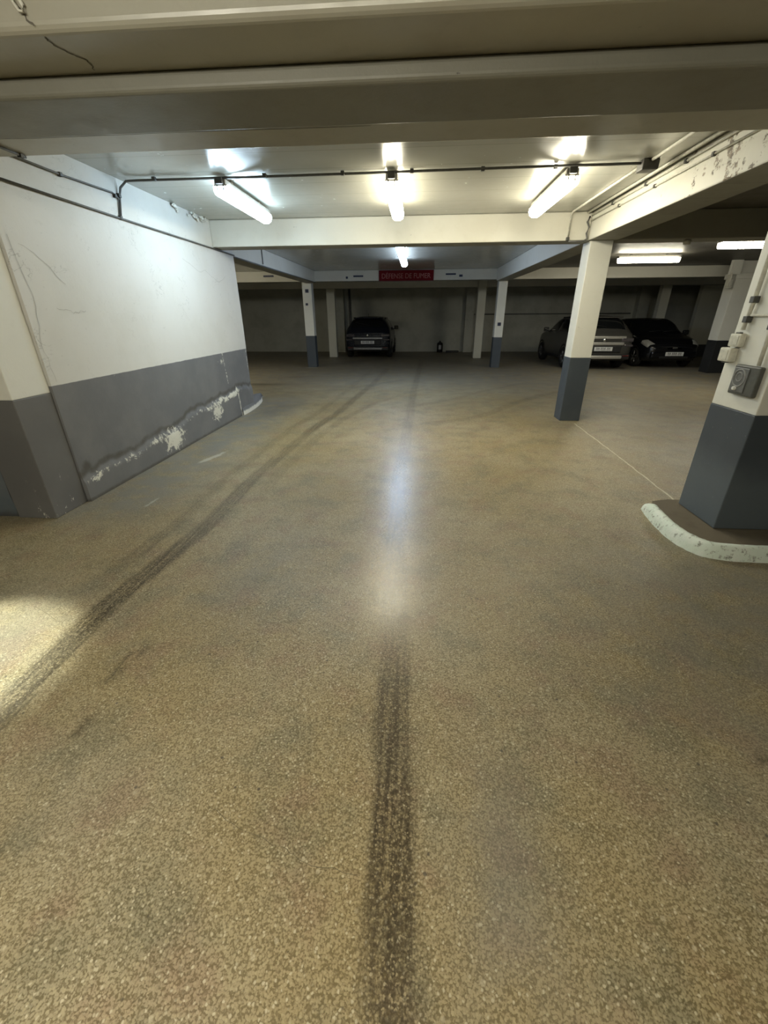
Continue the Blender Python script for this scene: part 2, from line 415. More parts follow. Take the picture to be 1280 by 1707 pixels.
# sweeping marks across the far lane
def arc(pts, half, amp):
    global R_
    for (x0, y0), (x1, y1) in zip(pts, pts[1:]):
        dx, dy = x1 - x0, y1 - y0; L2 = dx * dx + dy * dy
        u = np.clip(((GX - x0) * dx + (GY - y0) * dy) / L2, 0, 1)
        d = np.hypot(GX - x0 - u * dx, GY - y0 - u * dy)
        R_ = np.maximum(R_, amp * (1 - sm(d, half * .5, half)))
arc([(.25, 6.6), (.85, 6.9), (1.3, 7.4), (1.8, 8.2), (2.6, 9.2), (3.6, 10)], .12, .35)
arc([(.0, 8.0), (.7, 8.6), (1.4, 9.6), (2.4, 10.7)], .10, .3)
arc([(-3.6, 9.6), (-2.6, 9.3), (-1.6, 9.9), (-.4, 11.4)], .12, .25)
for x0, y0, x1, y1 in [(-1.43, 1.32, -1.425, 1.5), (-1.40, 1.36, -1.39, 1.40), (-1.35, 1.05, -1.345, 1.14), (-1.37, 1.5, -1.36, 1.56), (1.35, 1.15, 1.5, 1.08)]:
    arc([(x0, y0), (x1, y1)], .022, .75)
R_ = np.maximum(R_, blob(-3.95, 10.5, .5, .16, .9) + blob(-3.3, 11.9, .5, .12, .6) + blob(-3.3, 10.6, .45, .12, .45))
R_ = np.maximum(R_, blob(-2.3, 1.02, .25, .1, .2) + blob(-2.55, 7.5, .35, .6, .35))
G_ += sm(-GX, 1.85, 2.6) * sm(GY, 2.6, 3.4) * (1 - sm(GY, 8, 9.5)) * 1.0
G_ += blob(-1.05, 2.3, .35, .6, .55) + blob(.3, .7, .16, .4, .6) + blob(2.0, 2.2, 1.1, .8, .75) + blob(1.5, 1.2, .7, .6, .35) + blob(-.9, 4.0, .5, .9, .3)  # right-hand blobs also paint in the unlit floor near the kerb
G_ += sm(GY, 8.5, 12) * .8 + sm(GX, 1.6, 3.2) * .35 + blob(-1.3, .8, .5, .3, .3) + blob(-2.2, 1.6, .5, .5, .6)
B_ += .9 * band([(-2.43, 3.15, 0), (-2.42, 3.25, 1), (-2.40, 3.5, .6), (-2.5, 4.2, 0)], .04, .06)
B_ += .9 * band([(-2.55, 4.3, 0), (-2.5, 4.5, 1), (-2.42, 4.75, 1), (-2.35, 5.2, .2), (-2.5, 6.2, .5), (-2.7, 7, 0)], .06, .08)
B_ += blob(-3.48, 14.2, .35, .14, 1.0)
B_ += .25 * (1 - sm(np.hypot((GX + 2.5) / 1.0, (GY - 1.6) / 1.0), .5, 1))
PO = np.exp(-((GX + .15) / .30) ** 2) * sm(GY, 1.3, 2.05) * (1 - sm(GY, 3.2, 9.5)) * .9
A = np.clip(np.stack([R_, G_, B_, PO], -1), 0, 1)
P = np.stack([GX, GY, np.zeros_like(GX)], -1)
floor = fast_grid('floor', P, M['floor'], A, 'stain_shade')
tag(floor, 'worn brown stone-chip garage floor with two dark tyre tracks', kind='structure')
def strip(name, pts, wid, mat, parent, normal=(0, 0, 1), lift=0.0012, label=None):
    """thin raised ribbon following a polyline on a surface"""
    mb = MB(); nrm = Vector(normal); prev = None
    pts = [Vector(p) for p in pts]
    L, R2 = [], []
    for i, p in enumerate(pts):
        d = (pts[min(i + 1, len(pts) - 1)] - pts[max(i - 1, 0)]).normalized()
        s = d.cross(nrm).normalized() * (wid / 2 * random.uniform(.6, 1.3))
        L.append(p + s + nrm * lift); R2.append(p - s + nrm * lift)
    mb.grid([L, R2])
    o = mb.build(name, mat, parent)
    if label: o['label'] = label
    return o
def jag(pts, n=6, amp=0.01, plane='XY'):
    out = []
    for a, b in zip(pts, pts[1:]):
        for k in range(n):
            u = k / n; p = Vector(a).lerp(Vector(b), u)
            j = [random.uniform(-amp, amp) for _ in range(2)]
            if plane == 'XY': p += Vector((j[0], j[1], 0))
            elif plane == 'YZ': p += Vector((0, j[0], j[1]))
            else: p += Vector((j[0], 0, j[1]))
            out.append(p)
    out.append(Vector(pts[-1])); return out
for pts in ([(-2.22, 1.83, 0), (-1.95, 1.70, 0), (-1.82, 1.585, 0), (-1.653, 1.44, 0)], [(-1.25, 1.13, 0), (-1.184, 1.077, 0), (-1.1, 1.03, 0)], [(-.70, .83, 0), (-.551, .766, 0), (-.40, .72, 0), (-.286, .684, 0), (-.133, .665, 0)]):
    strip('floor_crack', jag(pts, 6, .006), .0016, M['crackf'], floor, label='faint hairline crack in the floor')
strip('painted_line', jag([(2.47, 6.70, 0), (2.45, 5.6, 0), (2.42, 4.6, 0), (2.38, 3.6, 0)], 12, .006), .018, M['pale'], floor, label='faded pale line along the floor between the two right pillars')

# ------------------------------------------------------------------ shell
CZ, BZ = 2.78, 2.45
def structure(name, mb, mat):
    o = mb.build(name, mat); tag(o, kind='structure'); return o
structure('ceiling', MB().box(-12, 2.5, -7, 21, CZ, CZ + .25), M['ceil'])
structure('ceiling_right_bay', MB().box(2.501, 14, -7, 21, CZ, CZ + .25), M['darkceil'])
structure('wall_back', MB().box(-12, 14, 20.85, 21.1, 0, CZ), M['rear'])
structure('wall_front', MB().box(-12, 14, -7.2, -6.95, 0, CZ), M['rear'])
structure('wall_left_outer', MB().box(-12.2, -11.95, -7, 21, 0, CZ), M['rear'])
structure('wall_right', MB().box(13.95, 14.2, -7, 21, 0, CZ), M['rear'])
# long left wall (front face at x = -3.0) with a painted grid skin as its one mesh
def left_wall():
    ys = np.arange(3.32, 7.6001, .0214); zs = np.concatenate([np.arange(0, 1.09, .022), np.arange(1.1, CZ + .001, .04)])
    zs[-1] = CZ
    Yg, Zg = np.meshgrid(ys, zs)
    top = np.interp(Yg, [3.3, 4.0, 5.0, 5.6, 6.2, 6.9, 7.6], [.22, .25, .31, .40, .40, .46, .42])
    wig = .016 * np.sin(Yg * 7.3) + .010 * np.sin(Yg * 19 + 1) + .006 * np.sin(Yg * 41)
    plinth = 1 - sm(Zg - top - wig, -.05, .03)
    X = -3.0 + .020 * plinth + .004 * np.sin(Yg * 3.1) * np.sin(Zg * 2.3 + 1)
    salt = np.zeros_like(Yg)
    line = np.exp(-((Zg - top - wig + .04) / .06) ** 2)
    ampl = np.interp(Yg, [3.3, 3.45, 3.7, 4.0, 4.3, 4.55, 4.8, 5.2, 5.6, 6.0, 6.3, 6.6, 6.9, 7.2], [.2, .66, .5, .62, .5, .75, .65, .42, .55, .7, .8, .92, .95, .2])
    salt = np.maximum(salt, line * ampl)
    salt = np.maximum(salt, 1.0 * np.exp(-((Yg - 4.85) / .30) ** 2 - ((Zg - .17) / .17) ** 2))
    salt = np.maximum(salt, .9 * np.exp(-((Yg - 6.1) / .25) ** 2 - ((Zg - .24) / .16) ** 2))
    salt = np.maximum(salt, .9 * np.exp(-((Yg - 6.92 - .15 * (.5 - Zg)) / .035) ** 2) * (1 - sm(Zg, .42, .6)))
    salt = np.maximum(salt, .75 * np.exp(-((Yg - 6.62 - .10 * (1 - Zg)) / .025) ** 2) * sm(Zg, .45, .6))
    salt = np.maximum(salt, .7 * np.exp(-((Yg - 6.55) / .15) ** 2 - ((Zg - .92) / .06) ** 2))
    salt = np.maximum(salt, .5 * np.exp(-((Yg - 5.2) / .02) ** 2) * sm(Zg, .75, .95))
    salt = np.maximum(salt, .5 * np.exp(-((Yg - 4.1) / .02) ** 2) * sm(Zg, .8, .95))
    salt = np.maximum(salt, .8 * np.exp(-((Yg - 7.57) / .02) ** 2) * sm(Zg, .3, .7))
    dirt = np.maximum(.8 * np.exp(-((Zg - top - wig - .04) / .06) ** 2), .9 * np.exp(-(Zg / .05) ** 2))
    dirt = np.maximum(dirt, .9 * np.exp(-((Yg - 3.42) / .1) ** 2 - ((Zg - .3) / .1) ** 2))
    wear = .35 + .65 * np.exp(-((Yg - 5.8) / 1.6) ** 2 - ((Zg - 2.05) / .45) ** 2) + .5 * np.exp(-((Yg - 3.45) / .2) ** 2)
    wear = np.clip(wear, 0, 1)
    Pw = np.stack([X, Yg, Zg], -1)
    # wrap to the back so the wall has its thickness
    def col(x, y, like): q = like.copy(); q[:, 0] = x; q[:, 1] = y; return q[:, None, :]
    z0 = Pw[:, :1, :].reshape(-1, 3)
    a_, b_ = Pw[:, :1, :].copy(), Pw[:, -1:, :].copy()
    a_[..., 1] -= .0004; b_[..., 1] += .0004
    Pw = np.concatenate([col(-3.25, 3.32, z0), a_, Pw, b_, col(-3.25, 7.6, z0), col(-3.25, 3.32, z0)], 1)
    At = np.stack([salt, wear, dirt], -1)
    pad = np.zeros_like(At[:, :1, :])
    At = np.concatenate([pad, At[:, :1], At, At[:, -1:], pad, pad], 1)
    o = fast_grid('wall_left', Pw, M['leftwall'], At, 'wear')
    tag(o, 'long left wall, white above and chipped grey paint below', kind='structure')
    return o
wl = left_wall()
for pts in ([(-3, 3.36, 2.1), (-3, 3.42, 1.7), (-3, 3.36, 1.35), (-3, 3.38, 1.06)],
            [(-3, 3.62, 1.62), (-3, 3.8, 1.58), (-3, 3.95, 1.6)], [(-3, 5.9, 2.22), (-3, 6.3, 2.1), (-3, 6.5, 2.13), (-3, 6.9, 2.0), (-3, 7.15, 2.1)],
            [(-3, 3.45, 2.05), (-3, 3.65, 1.95), (-3, 3.8, 1.8)]):
    strip('wall_crack', jag(pts, 5, .012, 'YZ'), .0035, simple('hairline_crack_grime', (.40, .39, .36), .8), wl, (1, 0, 0), .006)

# salt-chipped rounded footing at the far end of that wall
t_out = [(-2.985, 7.0), (-2.985, 7.35), (-3.0, 7.7), (-3.03, 8.05), (-3.09, 8.35), (-3.2, 8.5), (-3.4, 8.5), (-3.4, 7.61), (-3.005, 7.61)]
ft = MB()
ys = [7.0, 7.2, 7.5, 7.8, 8.1, 8.35, 8.5]
xo = [-2.96, -2.955, -2.965, -2.99, -3.04, -3.10, -3.22]
rows = []
for y, x in zip(ys, xo):
    hgt = .13 if y < 8.3 else (.10 if y < 8.45 else .04)
    rows.append([(x, y, 0), (x - .005, y, hgt * .7), (x - .03, y, hgt), (-3.12 if y > 7.6 else -2.995, y, hgt + (.05 if y < 8.4 else 0)), (-3.3 if y > 7.6 else -2.995, y, hgt)])
ft.grid(rows)
t = NT('chipped_footing')
zz = t.sep()[2]
edge = t.math('SUBTRACT', 1.0, t.step(t.math('ADD', zz, t.math('MULTIPLY', t.noise(18, 6, .7), .09)), .10, .125))
M['footing'] = t.fin(t.mix(edge, (.15, .152, .158), (.62, .61, .54)), .7)
structure('trim_1', ft, M['footing'])

# pilaster closing the near end of the wall, and the wall running off to the left of it
def pillar(name, x0, x1, y0, y1, zb, zt, zp, label, group=None, low=None, up=None, inset=0.004):
    t0 = empty(name, ((x0 + x1) / 2, (y0 + y1) / 2, zb), label, 'pillar', group)
    hx, hy = (x1 - x0) / 2, (y1 - y0) / 2
    MB().box(-hx, hx, -hy, hy, zp - zb, zt - zb, .006).build('shaft', up or M['white'], t0)
    if low:
        MB().box(-hx - .003, hx + .003, -hy - .003, hy + .003, 0, zp - zb, .006).build('painted_base', low, t0)
    return t0
t = NT('return_wall_paint')
zz = t.sep()[2]
lo = t.math('SUBTRACT', 1.0, t.step(zz, .985, .99))
g2 = t.mix(t.step(t.noise(3, 4), .35, .7), (.10, .125, .145), (.15, .165, .175))
dd = t.math('SUBTRACT', 1.0, t.step(t.math('ADD', zz, t.math('MULTIPLY', t.noise(10, 5), .1)), .05, .13))
g2 = t.mix(t.math('MULTIPLY', dd, .7), g2, (.05, .045, .04))
M['returnwall'] = t.fin(t.mix(lo, (.68, .67, .60), g2), .5)
t = NT('pilaster_grey')
g3 = t.mix(t.step(t.noise(2.2, 4), .35, .7), (.125, .125, .125), (.150, .150, .148))
sal = t.math('MULTIPLY', t.step(t.noise(14, 7, .75, t.scale((1, 1, .6))), .60, .66), t.math('SUBTRACT', 1.0, t.step(t.sep()[2], .1, .45)))
M['pilgrey'] = t.fin(t.mix(sal, g3, (.6, .59, .52)), .5)
pil = pillar('wall_pilaster', -3.36, -3.022, 2.956, 3.318, 0, 2.515, .985, 'flat pilaster at the near left end of the white wall', low=M['pilgrey'])
structure('wall_left_return', MB().box(-11.9, -3.385, 2.975, 3.2, 0, CZ), M['returnwall'])

jb = MB(); jz = [0, .1, .2, .3, .42, .55]
jb.grid([[(-3.384 + random.uniform(-.006, .002), 2.9735, z) for z in jz], [(-3.364 + random.uniform(-.002, .006), 2.9735, z) for z in jz]])
jb.build('open_joint', M['black'], pil).location = -Vector((-3.191, 3.137, 0))
# stub wall in the far right bay
t = NT('stub_wall_paint')
zz = t.sep()[2]
M['stub'] = t.fin(t.mix(t.step(zz, .44, .45), (.035, .04, .045), t.mix(t.noise(2), (.58, .58, .50), (.44, .44, .37))), .6)
structure('wall_right_stub', MB().box(10.5, 13.9, 18.35, 18.55, 0, CZ), M['stub'])

# ------------------------------------------------------------------ beams
def beam(name, x0, x1, y0, y1, z0, label, mat=None, z1=CZ - .001, parent=None, bev=.012):
    c = ((x0 + x1) / 2, (y0 + y1) / 2, z0)
    mb = MB().box(x0, x1, y0, y1, z0, z1, bev)
    mb.bm.normal_update(); bmesh.ops.recalc_face_normals(mb.bm, faces=mb.bm.faces)
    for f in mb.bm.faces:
        if f.normal.z < -.9: f.material_index = 1      # undersides take the darker board-marked concrete
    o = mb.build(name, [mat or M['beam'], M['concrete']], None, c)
    return tag(o, label, 'beam')
# stepped front beam: wide flange with a deeper drop along its middle
FB = empty('stepped_beam', (0, 2.7, 2.44), 'wide stepped concrete beam crossing overhead nearest the camera', 'beam')
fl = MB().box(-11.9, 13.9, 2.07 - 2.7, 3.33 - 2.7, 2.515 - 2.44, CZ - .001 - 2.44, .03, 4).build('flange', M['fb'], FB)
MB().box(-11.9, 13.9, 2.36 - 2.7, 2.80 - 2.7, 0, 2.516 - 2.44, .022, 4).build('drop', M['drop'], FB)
strip('crack', jag([(-1.50, -.632, .14), (-1.481, -.632, .115), (-1.455, -.632, .09)], 4, .004, 'XZ'), .006, M['crack'], FB, (0, -1, 0))
strip('crack', jag([(-1.45, -.595, .075), (-1.455, -.546, .075), (-1.432, -.481, .075), (-1.403, -.435, .075), (-1.425, -.36, .075)], 5, .004), .006, M['crack'], FB, (0, 0, -1), .002)
strip('crack', jag([(-2.9, .32, .075), (-1.5, .32, .075), (-.3, .33, .075)], 10, .005), .006, M['crack'], FB, (0, 0, -1), .002)
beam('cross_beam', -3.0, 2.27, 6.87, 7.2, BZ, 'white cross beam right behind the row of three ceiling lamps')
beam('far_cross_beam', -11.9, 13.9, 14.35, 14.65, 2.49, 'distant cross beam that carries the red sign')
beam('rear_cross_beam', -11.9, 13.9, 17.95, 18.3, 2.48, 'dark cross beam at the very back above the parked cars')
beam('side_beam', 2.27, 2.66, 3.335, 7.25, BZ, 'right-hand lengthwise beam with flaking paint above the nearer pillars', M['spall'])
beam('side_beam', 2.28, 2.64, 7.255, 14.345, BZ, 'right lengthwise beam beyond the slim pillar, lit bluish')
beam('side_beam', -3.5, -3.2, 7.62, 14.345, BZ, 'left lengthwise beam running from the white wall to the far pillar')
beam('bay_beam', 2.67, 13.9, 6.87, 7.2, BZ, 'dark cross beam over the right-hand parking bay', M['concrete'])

# ------------------------------------------------------------------ pillars
pillar('pillar', 2.30, 2.60, 6.86, 7.16, 0, BZ, .95, 'slim white pillar with slate base standing in the middle right', low=M['slate'])
p_far_l = pillar('pillar', -3.62, -3.33, 14.34, 14.62, 0, 2.489, .955, 'far left slim pillar with slate base left of the navy car', low=M['slate'])
p_far_r = pillar('pillar', 2.36, 2.62, 14.34, 14.62, 0, 2.489, .90, 'far slim pillar with slate base between the navy car and the silver car', low=M['slate'])
t = NT('dusty_slate_paint')
zz = t.sep()[2]
dz = t.math('SUBTRACT', 1.0, t.step(t.math('ADD', zz, t.math('MULTIPLY', t.math('SUBTRACT', t.noise(5, 5), .5), .22)), .30, .60))
c = t.mix(t.noise(3, 4), (.048, .060, .076), (.062, .074, .088))
c = t.mix(t.math('MULTIPLY', dz, .7), c, (.12, .145, .165))
c = t.mix(t.math('MULTIPLY', t.step(t.noise(30, 6, .75), .66, .70), .5), c, (.45, .47, .46))
t.bump(t.noise(8, 5, .65), .2, .01)
M['dustyslate'] = t.fin(c, .5)
PIL = pillar('pillar', 2.25, 2.75, 2.95, 3.41, .088, 2.514, .93, 'thick near right pillar with slate base standing on the white kerb', low=M['dustyslate'])
p_r = pillar('pillar', 8.25, 8.72, 13.1, 13.5, 0, 2.77, .86, 'far right pillar with a black base beside the black car', low=M['blackbase'])
MB().box(-.27, .27, -.235, .235, 2.36, 2.49, .01).build('capital', M['white'], p_r)
pillar('cream_post', -3.61, -3.29, 18.0, 18.25, 0, 2.479, 0.0, 'slim cream post just left of the navy car', up=M['cream'])
pillar('cream_post', 2.17, 2.47, 17.6, 17.9, 0, CZ - .002, 0.0, 'slim cream post near the back wall right of the navy car', up=M['cream'])
pillar('cream_post', 8.9, 9.22, 18.0, 18.25, 0, 2.479, 0.0, 'slim cream post rising behind the roof of the black car', up=M['cream'])
for x0, x1, lb in [(-3.85, -3.35, 'dim pilaster on the back wall behind the cream post by the navy car'), (2.05, 2.42, 'grey pilaster on the back wall beside the middle cream post'), (9.3, 9.75, 'dim pilaster on the back wall above the black car')]:
    pillar('back_pilaster', x0, x1, 20.5, 20.845, 0, CZ - .002, 0, lb, up=M['rear'])
# small tags on pillars
for par, x, y, z, s in [(p_far_l, .0, -.143, 2.24, .05), (p_far_l, -.03, -.143, 1.87, .035), (p_far_r, .0, -.143, 1.28, .05)]:
    MB().box(x - s, x + s, y - .012, y, z - s, z + s * .9, .004).build('marker_plate', M['tagblue'], par)

# ------------------------------------------------------------------ kerb island under the near pillar
kb = [(1.99, 3.47), (1.955, 3.30), (1.935, 3.10), (1.935, 2.93), (1.955, 2.81), (2.0, 2.715), (2.055, 2.66), (2.14, 2.63), (2.30, 2.615), (2.6, 2.615), (3.4, 2.615)]
KX = empty('kerb_island', (2.5, 3.0, 0), 'rounded kerb island of chipped mint-white paint under the near right pillar', 'kerb')
def inset(pts, d):
    out = []
    for i, p in enumerate(pts):
        a, b = Vector(pts[max(i - 1, 0)]), Vector(pts[min(i + 1, len(pts) - 1)])
        tdir = (b - a).normalized(); out.append((p[0] - tdir.y * d, p[1] + tdir.x * d))
    return out
def fine(pts, n=4):
    out = []
    for i in range(len(pts) - 1):
        p0, p1, p2, p3 = [Vector(pts[max(0, min(len(pts) - 1, k))]) for k in (i - 1, i, i + 1, i + 2)]
        for k in range(n):
            u = k / n
            out.append(tuple(.5 * ((2 * p1) + (p2 - p0) * u + (2 * p0 - 5 * p1 + 4 * p2 - p3) * u * u + (3 * p1 - p0 - 3 * p2 + p3) * u ** 3)))
    out.append(tuple(pts[-1])); return out
kb = fine(kb)
kk = MB(); rows = []
prof = [(0, 0), (.006, .05), (.018, .088), (.035, .102), (.06, .104), (.075, .094), (.08, .06)]
for i, p in enumerate(kb):
    row = []
    for d, zh in prof:
        q = inset(kb, d)[i]
        j = random.uniform(-.004, .004) if 0 < zh < .1 else random.uniform(-.003, .003)
        fade = 1.0 if i > 2 else (.55 + .15 * i)
        row.append((q[0] - 2.5 + j, q[1] - 3.0 + j, zh * fade))
    rows.append(row)
kk.grid(rows)
kk.build('kerb_stone', M['kerb'], KX)
inn = inset(kb, .07)
MB().prism([(x - 2.5, y - 3.0) for x, y in inn] + [(.9, .48), (-.3, .50)], 0.0, .084).build('dirt_fill', M['dust'], KX)

# ------------------------------------------------------------------ lamps
LROOTS = []
def lamp(i, x, y, d, s, tint, label, seen):
    L = 3.5 if i == 3 else 1.30
    r = empty('ceiling_lamp', (x, y, 2.60), label, 'lamp', None, 0 if d == 'Y' else math.pi / 2)
    em = emis('lit_diffuser_%d' % (i + 1), tint, s)
    hb = MB().box(-.055, .055, -L / 2 - .03, L / 2 + .03, .095, .145, .006)
    for yy in (-.4, .4): hb.box(-.02, .02, yy - .02, yy + .02, .14, .179)
    hb.build('housing', M['batten'], r)
    # rounded translucent trough: few faces so it samples cleanly
    prof = [(-.07, .095), (-.076, .06), (-.062, .022), (-.03, .003), (.03, .003), (.062, .022), (.076, .06), (.07, .095)]
    mb = MB()
    A, B = [[(px, yy, pz) for px, pz in prof] for yy in (-L / 2 - .02, L / 2)]
    V = mb.grid([A, B])
    for f in mb.bm.faces: f.smooth = False
    mb.bm.faces.new(V[0]); mb.bm.faces.new(V[1][::-1])
    mb.build('diffuser', em, r)
    # translucent end piece with its dark lamp holder
    mb = MB().box(-.066, .066, -L / 2 - .026, -L / 2 + .03, .088, .10, .004)
    mb.build('end_cap', M['ivory'], r)
    for xx in (-.03, .03):
        MB().box(xx - .006, xx + .006, -L / 2 - .032, -L / 2 - .012, .045, .10, .003).build('clip', M['clip'], r)
    MB().box(-.035, .035, -L / 2 - .06, -L / 2 - .028, .10, .15, .006).build('cable_gland', M['darkgrey'], r)
    return r
for i, a in enumerate(LAMPS): LROOTS.append(lamp(i, *a))

# added unseen spot with housing, makes the bright patch on the left floor
SPT = empty('added_spot', (-3.05, 1.25, 2.40), 'added unseen spot lamp brightening the floor left of the camera', 'lamp')
MB().lathe([(0, 0), (0, .06), (.10, .07), (.13, .05), (.13, 0)], 'Z', 16).build('housing', M['batten'], SPT)
MB().tube([(0, 0, .12), (0, 0, .379)], .015, 8).build('added_spot_stem', M['batten'], SPT)
sl = bpy.data.lights.new('added_spot_light', 'SPOT'); sl.energy = 380; sl.color = (.96, 1.0, .82); sl.spot_size = math.radians(28); sl.spot_blend = .55; sl.shadow_soft_size = .06
so = bpy.data.objects.new('added_spot_light', sl); COL.objects.link(so); so.parent = SPT; so.location = (0, 0, -.03)
so.rotation_euler = (Vector((-2.30, 1.33, 0)) - Vector((-3.05, 1.25, 2.37))).to_track_quat('-Z', 'Y').to_euler()

# ------------------------------------------------------------------ conduits and cables
def conduit(name, pts, r, mat, label, clips=(), cat='conduit', clipmat=None, nrm=(0, 0, 1)):
    c = Vector(pts[0])
    root = empty(name, c, label, cat)
    MB().tube([Vector(p) - c for p in pts], r, 8).build('pipe', mat, root)
    for p in clips:
        q = Vector(p) - c; e = r + .006
        MB().box(q.x - e, q.x + e, q.y - e, q.y + e, q.z - e, q.z + e, .003).build('saddle_clip', clipmat or M['darkgrey'], root)
    return root
YC = 4.86
conduit('conduit', [(1.93, YC - .04, 2.756), (.9, YC - .03, 2.757), (-.3, YC, 2.757), (-1.6, YC + .02, 2.757), (-2.78, YC + .02, 2.757), (-2.90, YC + .01, 2.752), (-2.965, YC, 2.70), (-2.982, YC - .02, 2.62), (-2.984, YC - .07, 2.46)], .011, M['conduit'],
        'dark conduit across the ceiling over the near ends of three lamps', [(x, YC - .01, 2.757) for x in (1.2, .55, -.1, -.75, -1.5, -2.6)] + [(-2.982, YC - .03, 2.63)])
conduit('conduit', [(-2.985, 3.33, 2.44), (-2.985, 4.75, 2.435), (-2.985, 6.2, 2.435), (-2.985, 7.6, 2.43)], .010, M['conduit'],
        'long thin conduit along the white left wall, the lower of two', [(-2.985, 4.78, 2.44)])
conduit('conduit', [(-2.985, 3.34, 2.617), (-2.985, 4.1, 2.615), (-2.985, 4.74, 2.635), (-2.982, 4.82, 2.60)], .009, M['conduit'],
        'short upper conduit high on the white left wall near the stepped beam', [(-2.985, 4.08, 2.615), (-2.985, 4.77, 2.615)])
conduit('conduit', [(-2.62, 2.90, 2.506), (-2.62, 3.30, 2.506)], .008, M['conduit'], 'short stub of conduit under the stepped beam at upper left', [(-2.62, 3.26, 2.506)])
conduit('white_conduit', [(2.0, 3.345, 2.766), (2.0, 4.76, 2.766)], .013, M['conduit_w'], 'white ceiling conduit between the stepped beam and the dark junction box')
conduit('white_conduit', [(1.99, 4.9, 2.766), (1.985, 6.78, 2.766), (1.985, 6.853, 2.74), (1.985, 6.858, 2.46)], .013, M['conduit_w'], 'white ceiling conduit that bends down over the white cross beam', [(1.985, 6.858, 2.47)], clipmat=M['darkgrey'])
conduit('white_conduit', [(2.20, 3.345, 2.764), (2.20, 6.855, 2.764)], .015, M['conduit_w'], 'white ceiling conduit running tight beside the flaking right beam')
conduit('cable', [(2.258, 3.345, 2.735), (2.258, 6.855, 2.73)], .010, M['conduit_w'], 'upper pale cable clipped along the flaking right beam', [(2.258, y, 2.732) for y in (3.9, 4.7, 5.4, 6.2)])
conduit('cable', [(2.259, 3.345, 2.67), (2.259, 6.855, 2.67)], .009, M['conduit_w'], 'lower pale cable clipped along the flaking right beam', [(2.259, y, 2.67) for y in (4.3, 5.2, 6.0)])
o = MB().box(1.93, 2.07, 4.77, 4.90, 2.70, 2.779, .01).build('junction_box', M['darkgrey'], None, (2.0, 4.83, 2.70))
tag(o, 'dark square junction box on the ceiling between two white conduits', 'junction box')
conduit('cable', [(2.235, 6.858, 2.72), (2.21, 6.855, 2.66), (2.245, 6.855, 2.60), (2.22, 6.853, 2.53), (2.24, 6.85, 2.47), (2.20, 6.84, 2.443), (2.10, 6.84, 2.440), (2.0, 6.85, 2.442)], .012, M['conduit'], 'loose dark cable hanging at the corner above the slim right pillar')
conduit('cable', [(-1.512, 2.06, 2.62), (-1.507, 2.058, 2.59), (-1.49, 2.056, 2.565), (-1.474, 2.056, 2.562), (-1.472, 2.057, 2.58), (-1.486, 2.06, 2.605)], .006, M['conduit_w'], 'small white cable loop on the beam at the top left corner')
conduit('conduit', [(-3.195, 7.65, 2.465), (-3.195, 14.30, 2.465)], .014, M['conduit'], 'dark conduit along the left lengthwise beam past the white wall')
conduit('conduit', [(-3.19, 9.6, 2.775), (-3.19, 9.6, 2.50)], .010, M['conduit'], 'short dark drop of conduit on the left lengthwise beam')
conduit('conduit', [(2.45, 20.83, 1.56), (9.2, 20.83, 1.56)], .022, M['conduit'], 'dark horizontal pipe on the back wall behind the silver car')
conduit('downpipe', [(-3.12, 20.79, .02), (-3.12, 20.79, 2.76)], .05, M['conduit'], 'dark vertical downpipe on the back wall left of the navy car', cat='pipe')
conduit('conduit', [(6.9, 20.82, 1.6), (6.9, 20.82, 2.4)], .015, M['conduit'], 'short dark vertical pipe on the back wall behind the silver car')

# flaked plaster where the white wall meets the ceiling by the first lamp
fk = MB()
for k in range(26):
    y = random.uniform(5.85, 6.75); s = random.uniform(.02, .065)
    z = CZ - random.uniform(.005, .07)
    a = random.uniform(0, 3)
    pts = [(-2.994 + random.uniform(.004, .04), y + s * math.cos(a + q * 1.57) * random.uniform(.6, 1.2), z + .5 * s * math.sin(a + q * 1.57)) for q in range(4)]
    fk.bm.faces.new([fk.bm.verts.new(p) for p in pts])
fo = fk.build('flaking_plaster', M['white']); fo.parent = wl; fo['kind'] = 'stuff'; fo['label'] = 'flaking white plaster under the ceiling'

# ------------------------------------------------------------------ sign and tags on the far beam
SG = empty('no_smoking_sign', (-.41, 14.335, 2.62), 'long dark red sign reading DÉFENSE DE FUMER on the far beam', 'sign')
MB().box(-.815, .815, -.012, .012, -.14, .14, .004).build('panel', M['signred'], SG)
fr = MB()
for a in [(-.82, .82, -.016, .010, .132, .145), (-.82, .82, -.016, .010, -.145, -.132), (-.825, -.81, -.016, .010, -.145, .145), (.81, .825, -.016, .010, -.145, .145)]:
    fr.box(*a)
fr.build('frame', simple('dark_red_rim', (.09, .008, .012), .5), SG)
def text_mesh(name, body, size, mat, parent, loc, width=None):
    cu = bpy.data.curves.new(name, 'FONT'); cu.body = body; cu.size = size; cu.align_x = 'CENTER'; cu.align_y = 'CENTER'; cu.extrude = .002
    tmp = bpy.data.objects.new(name + '_tmp', cu); COL.objects.link(tmp)
    dg = bpy.context.evaluated_depsgraph_get(); dg.update()
    me = bpy.data.meshes.new_from_object(tmp.evaluated_get(dg))
    bpy.data.objects.remove(tmp); bpy.data.curves.remove(cu)
    xs = [v.co.x for v in me.vertices]; k = width / (max(xs) - min(xs)) if width else 1
    cx = (max(xs) + min(xs)) / 2
    for v in me.vertices: v.co = Vector(((v.co.x - cx) * k, -v.co.z, v.co.y))
    me.name = name; me.materials.clear(); me.materials.append(mat)
    o = bpy.data.objects.new(name, me); COL.objects.link(o); o.parent = parent; o.location = loc
    return o
text_mesh('lettering', 'DÉFENSE DE FUMER', .19, M['signtxt'], SG, (0, -.0135, -.015), 1.46)
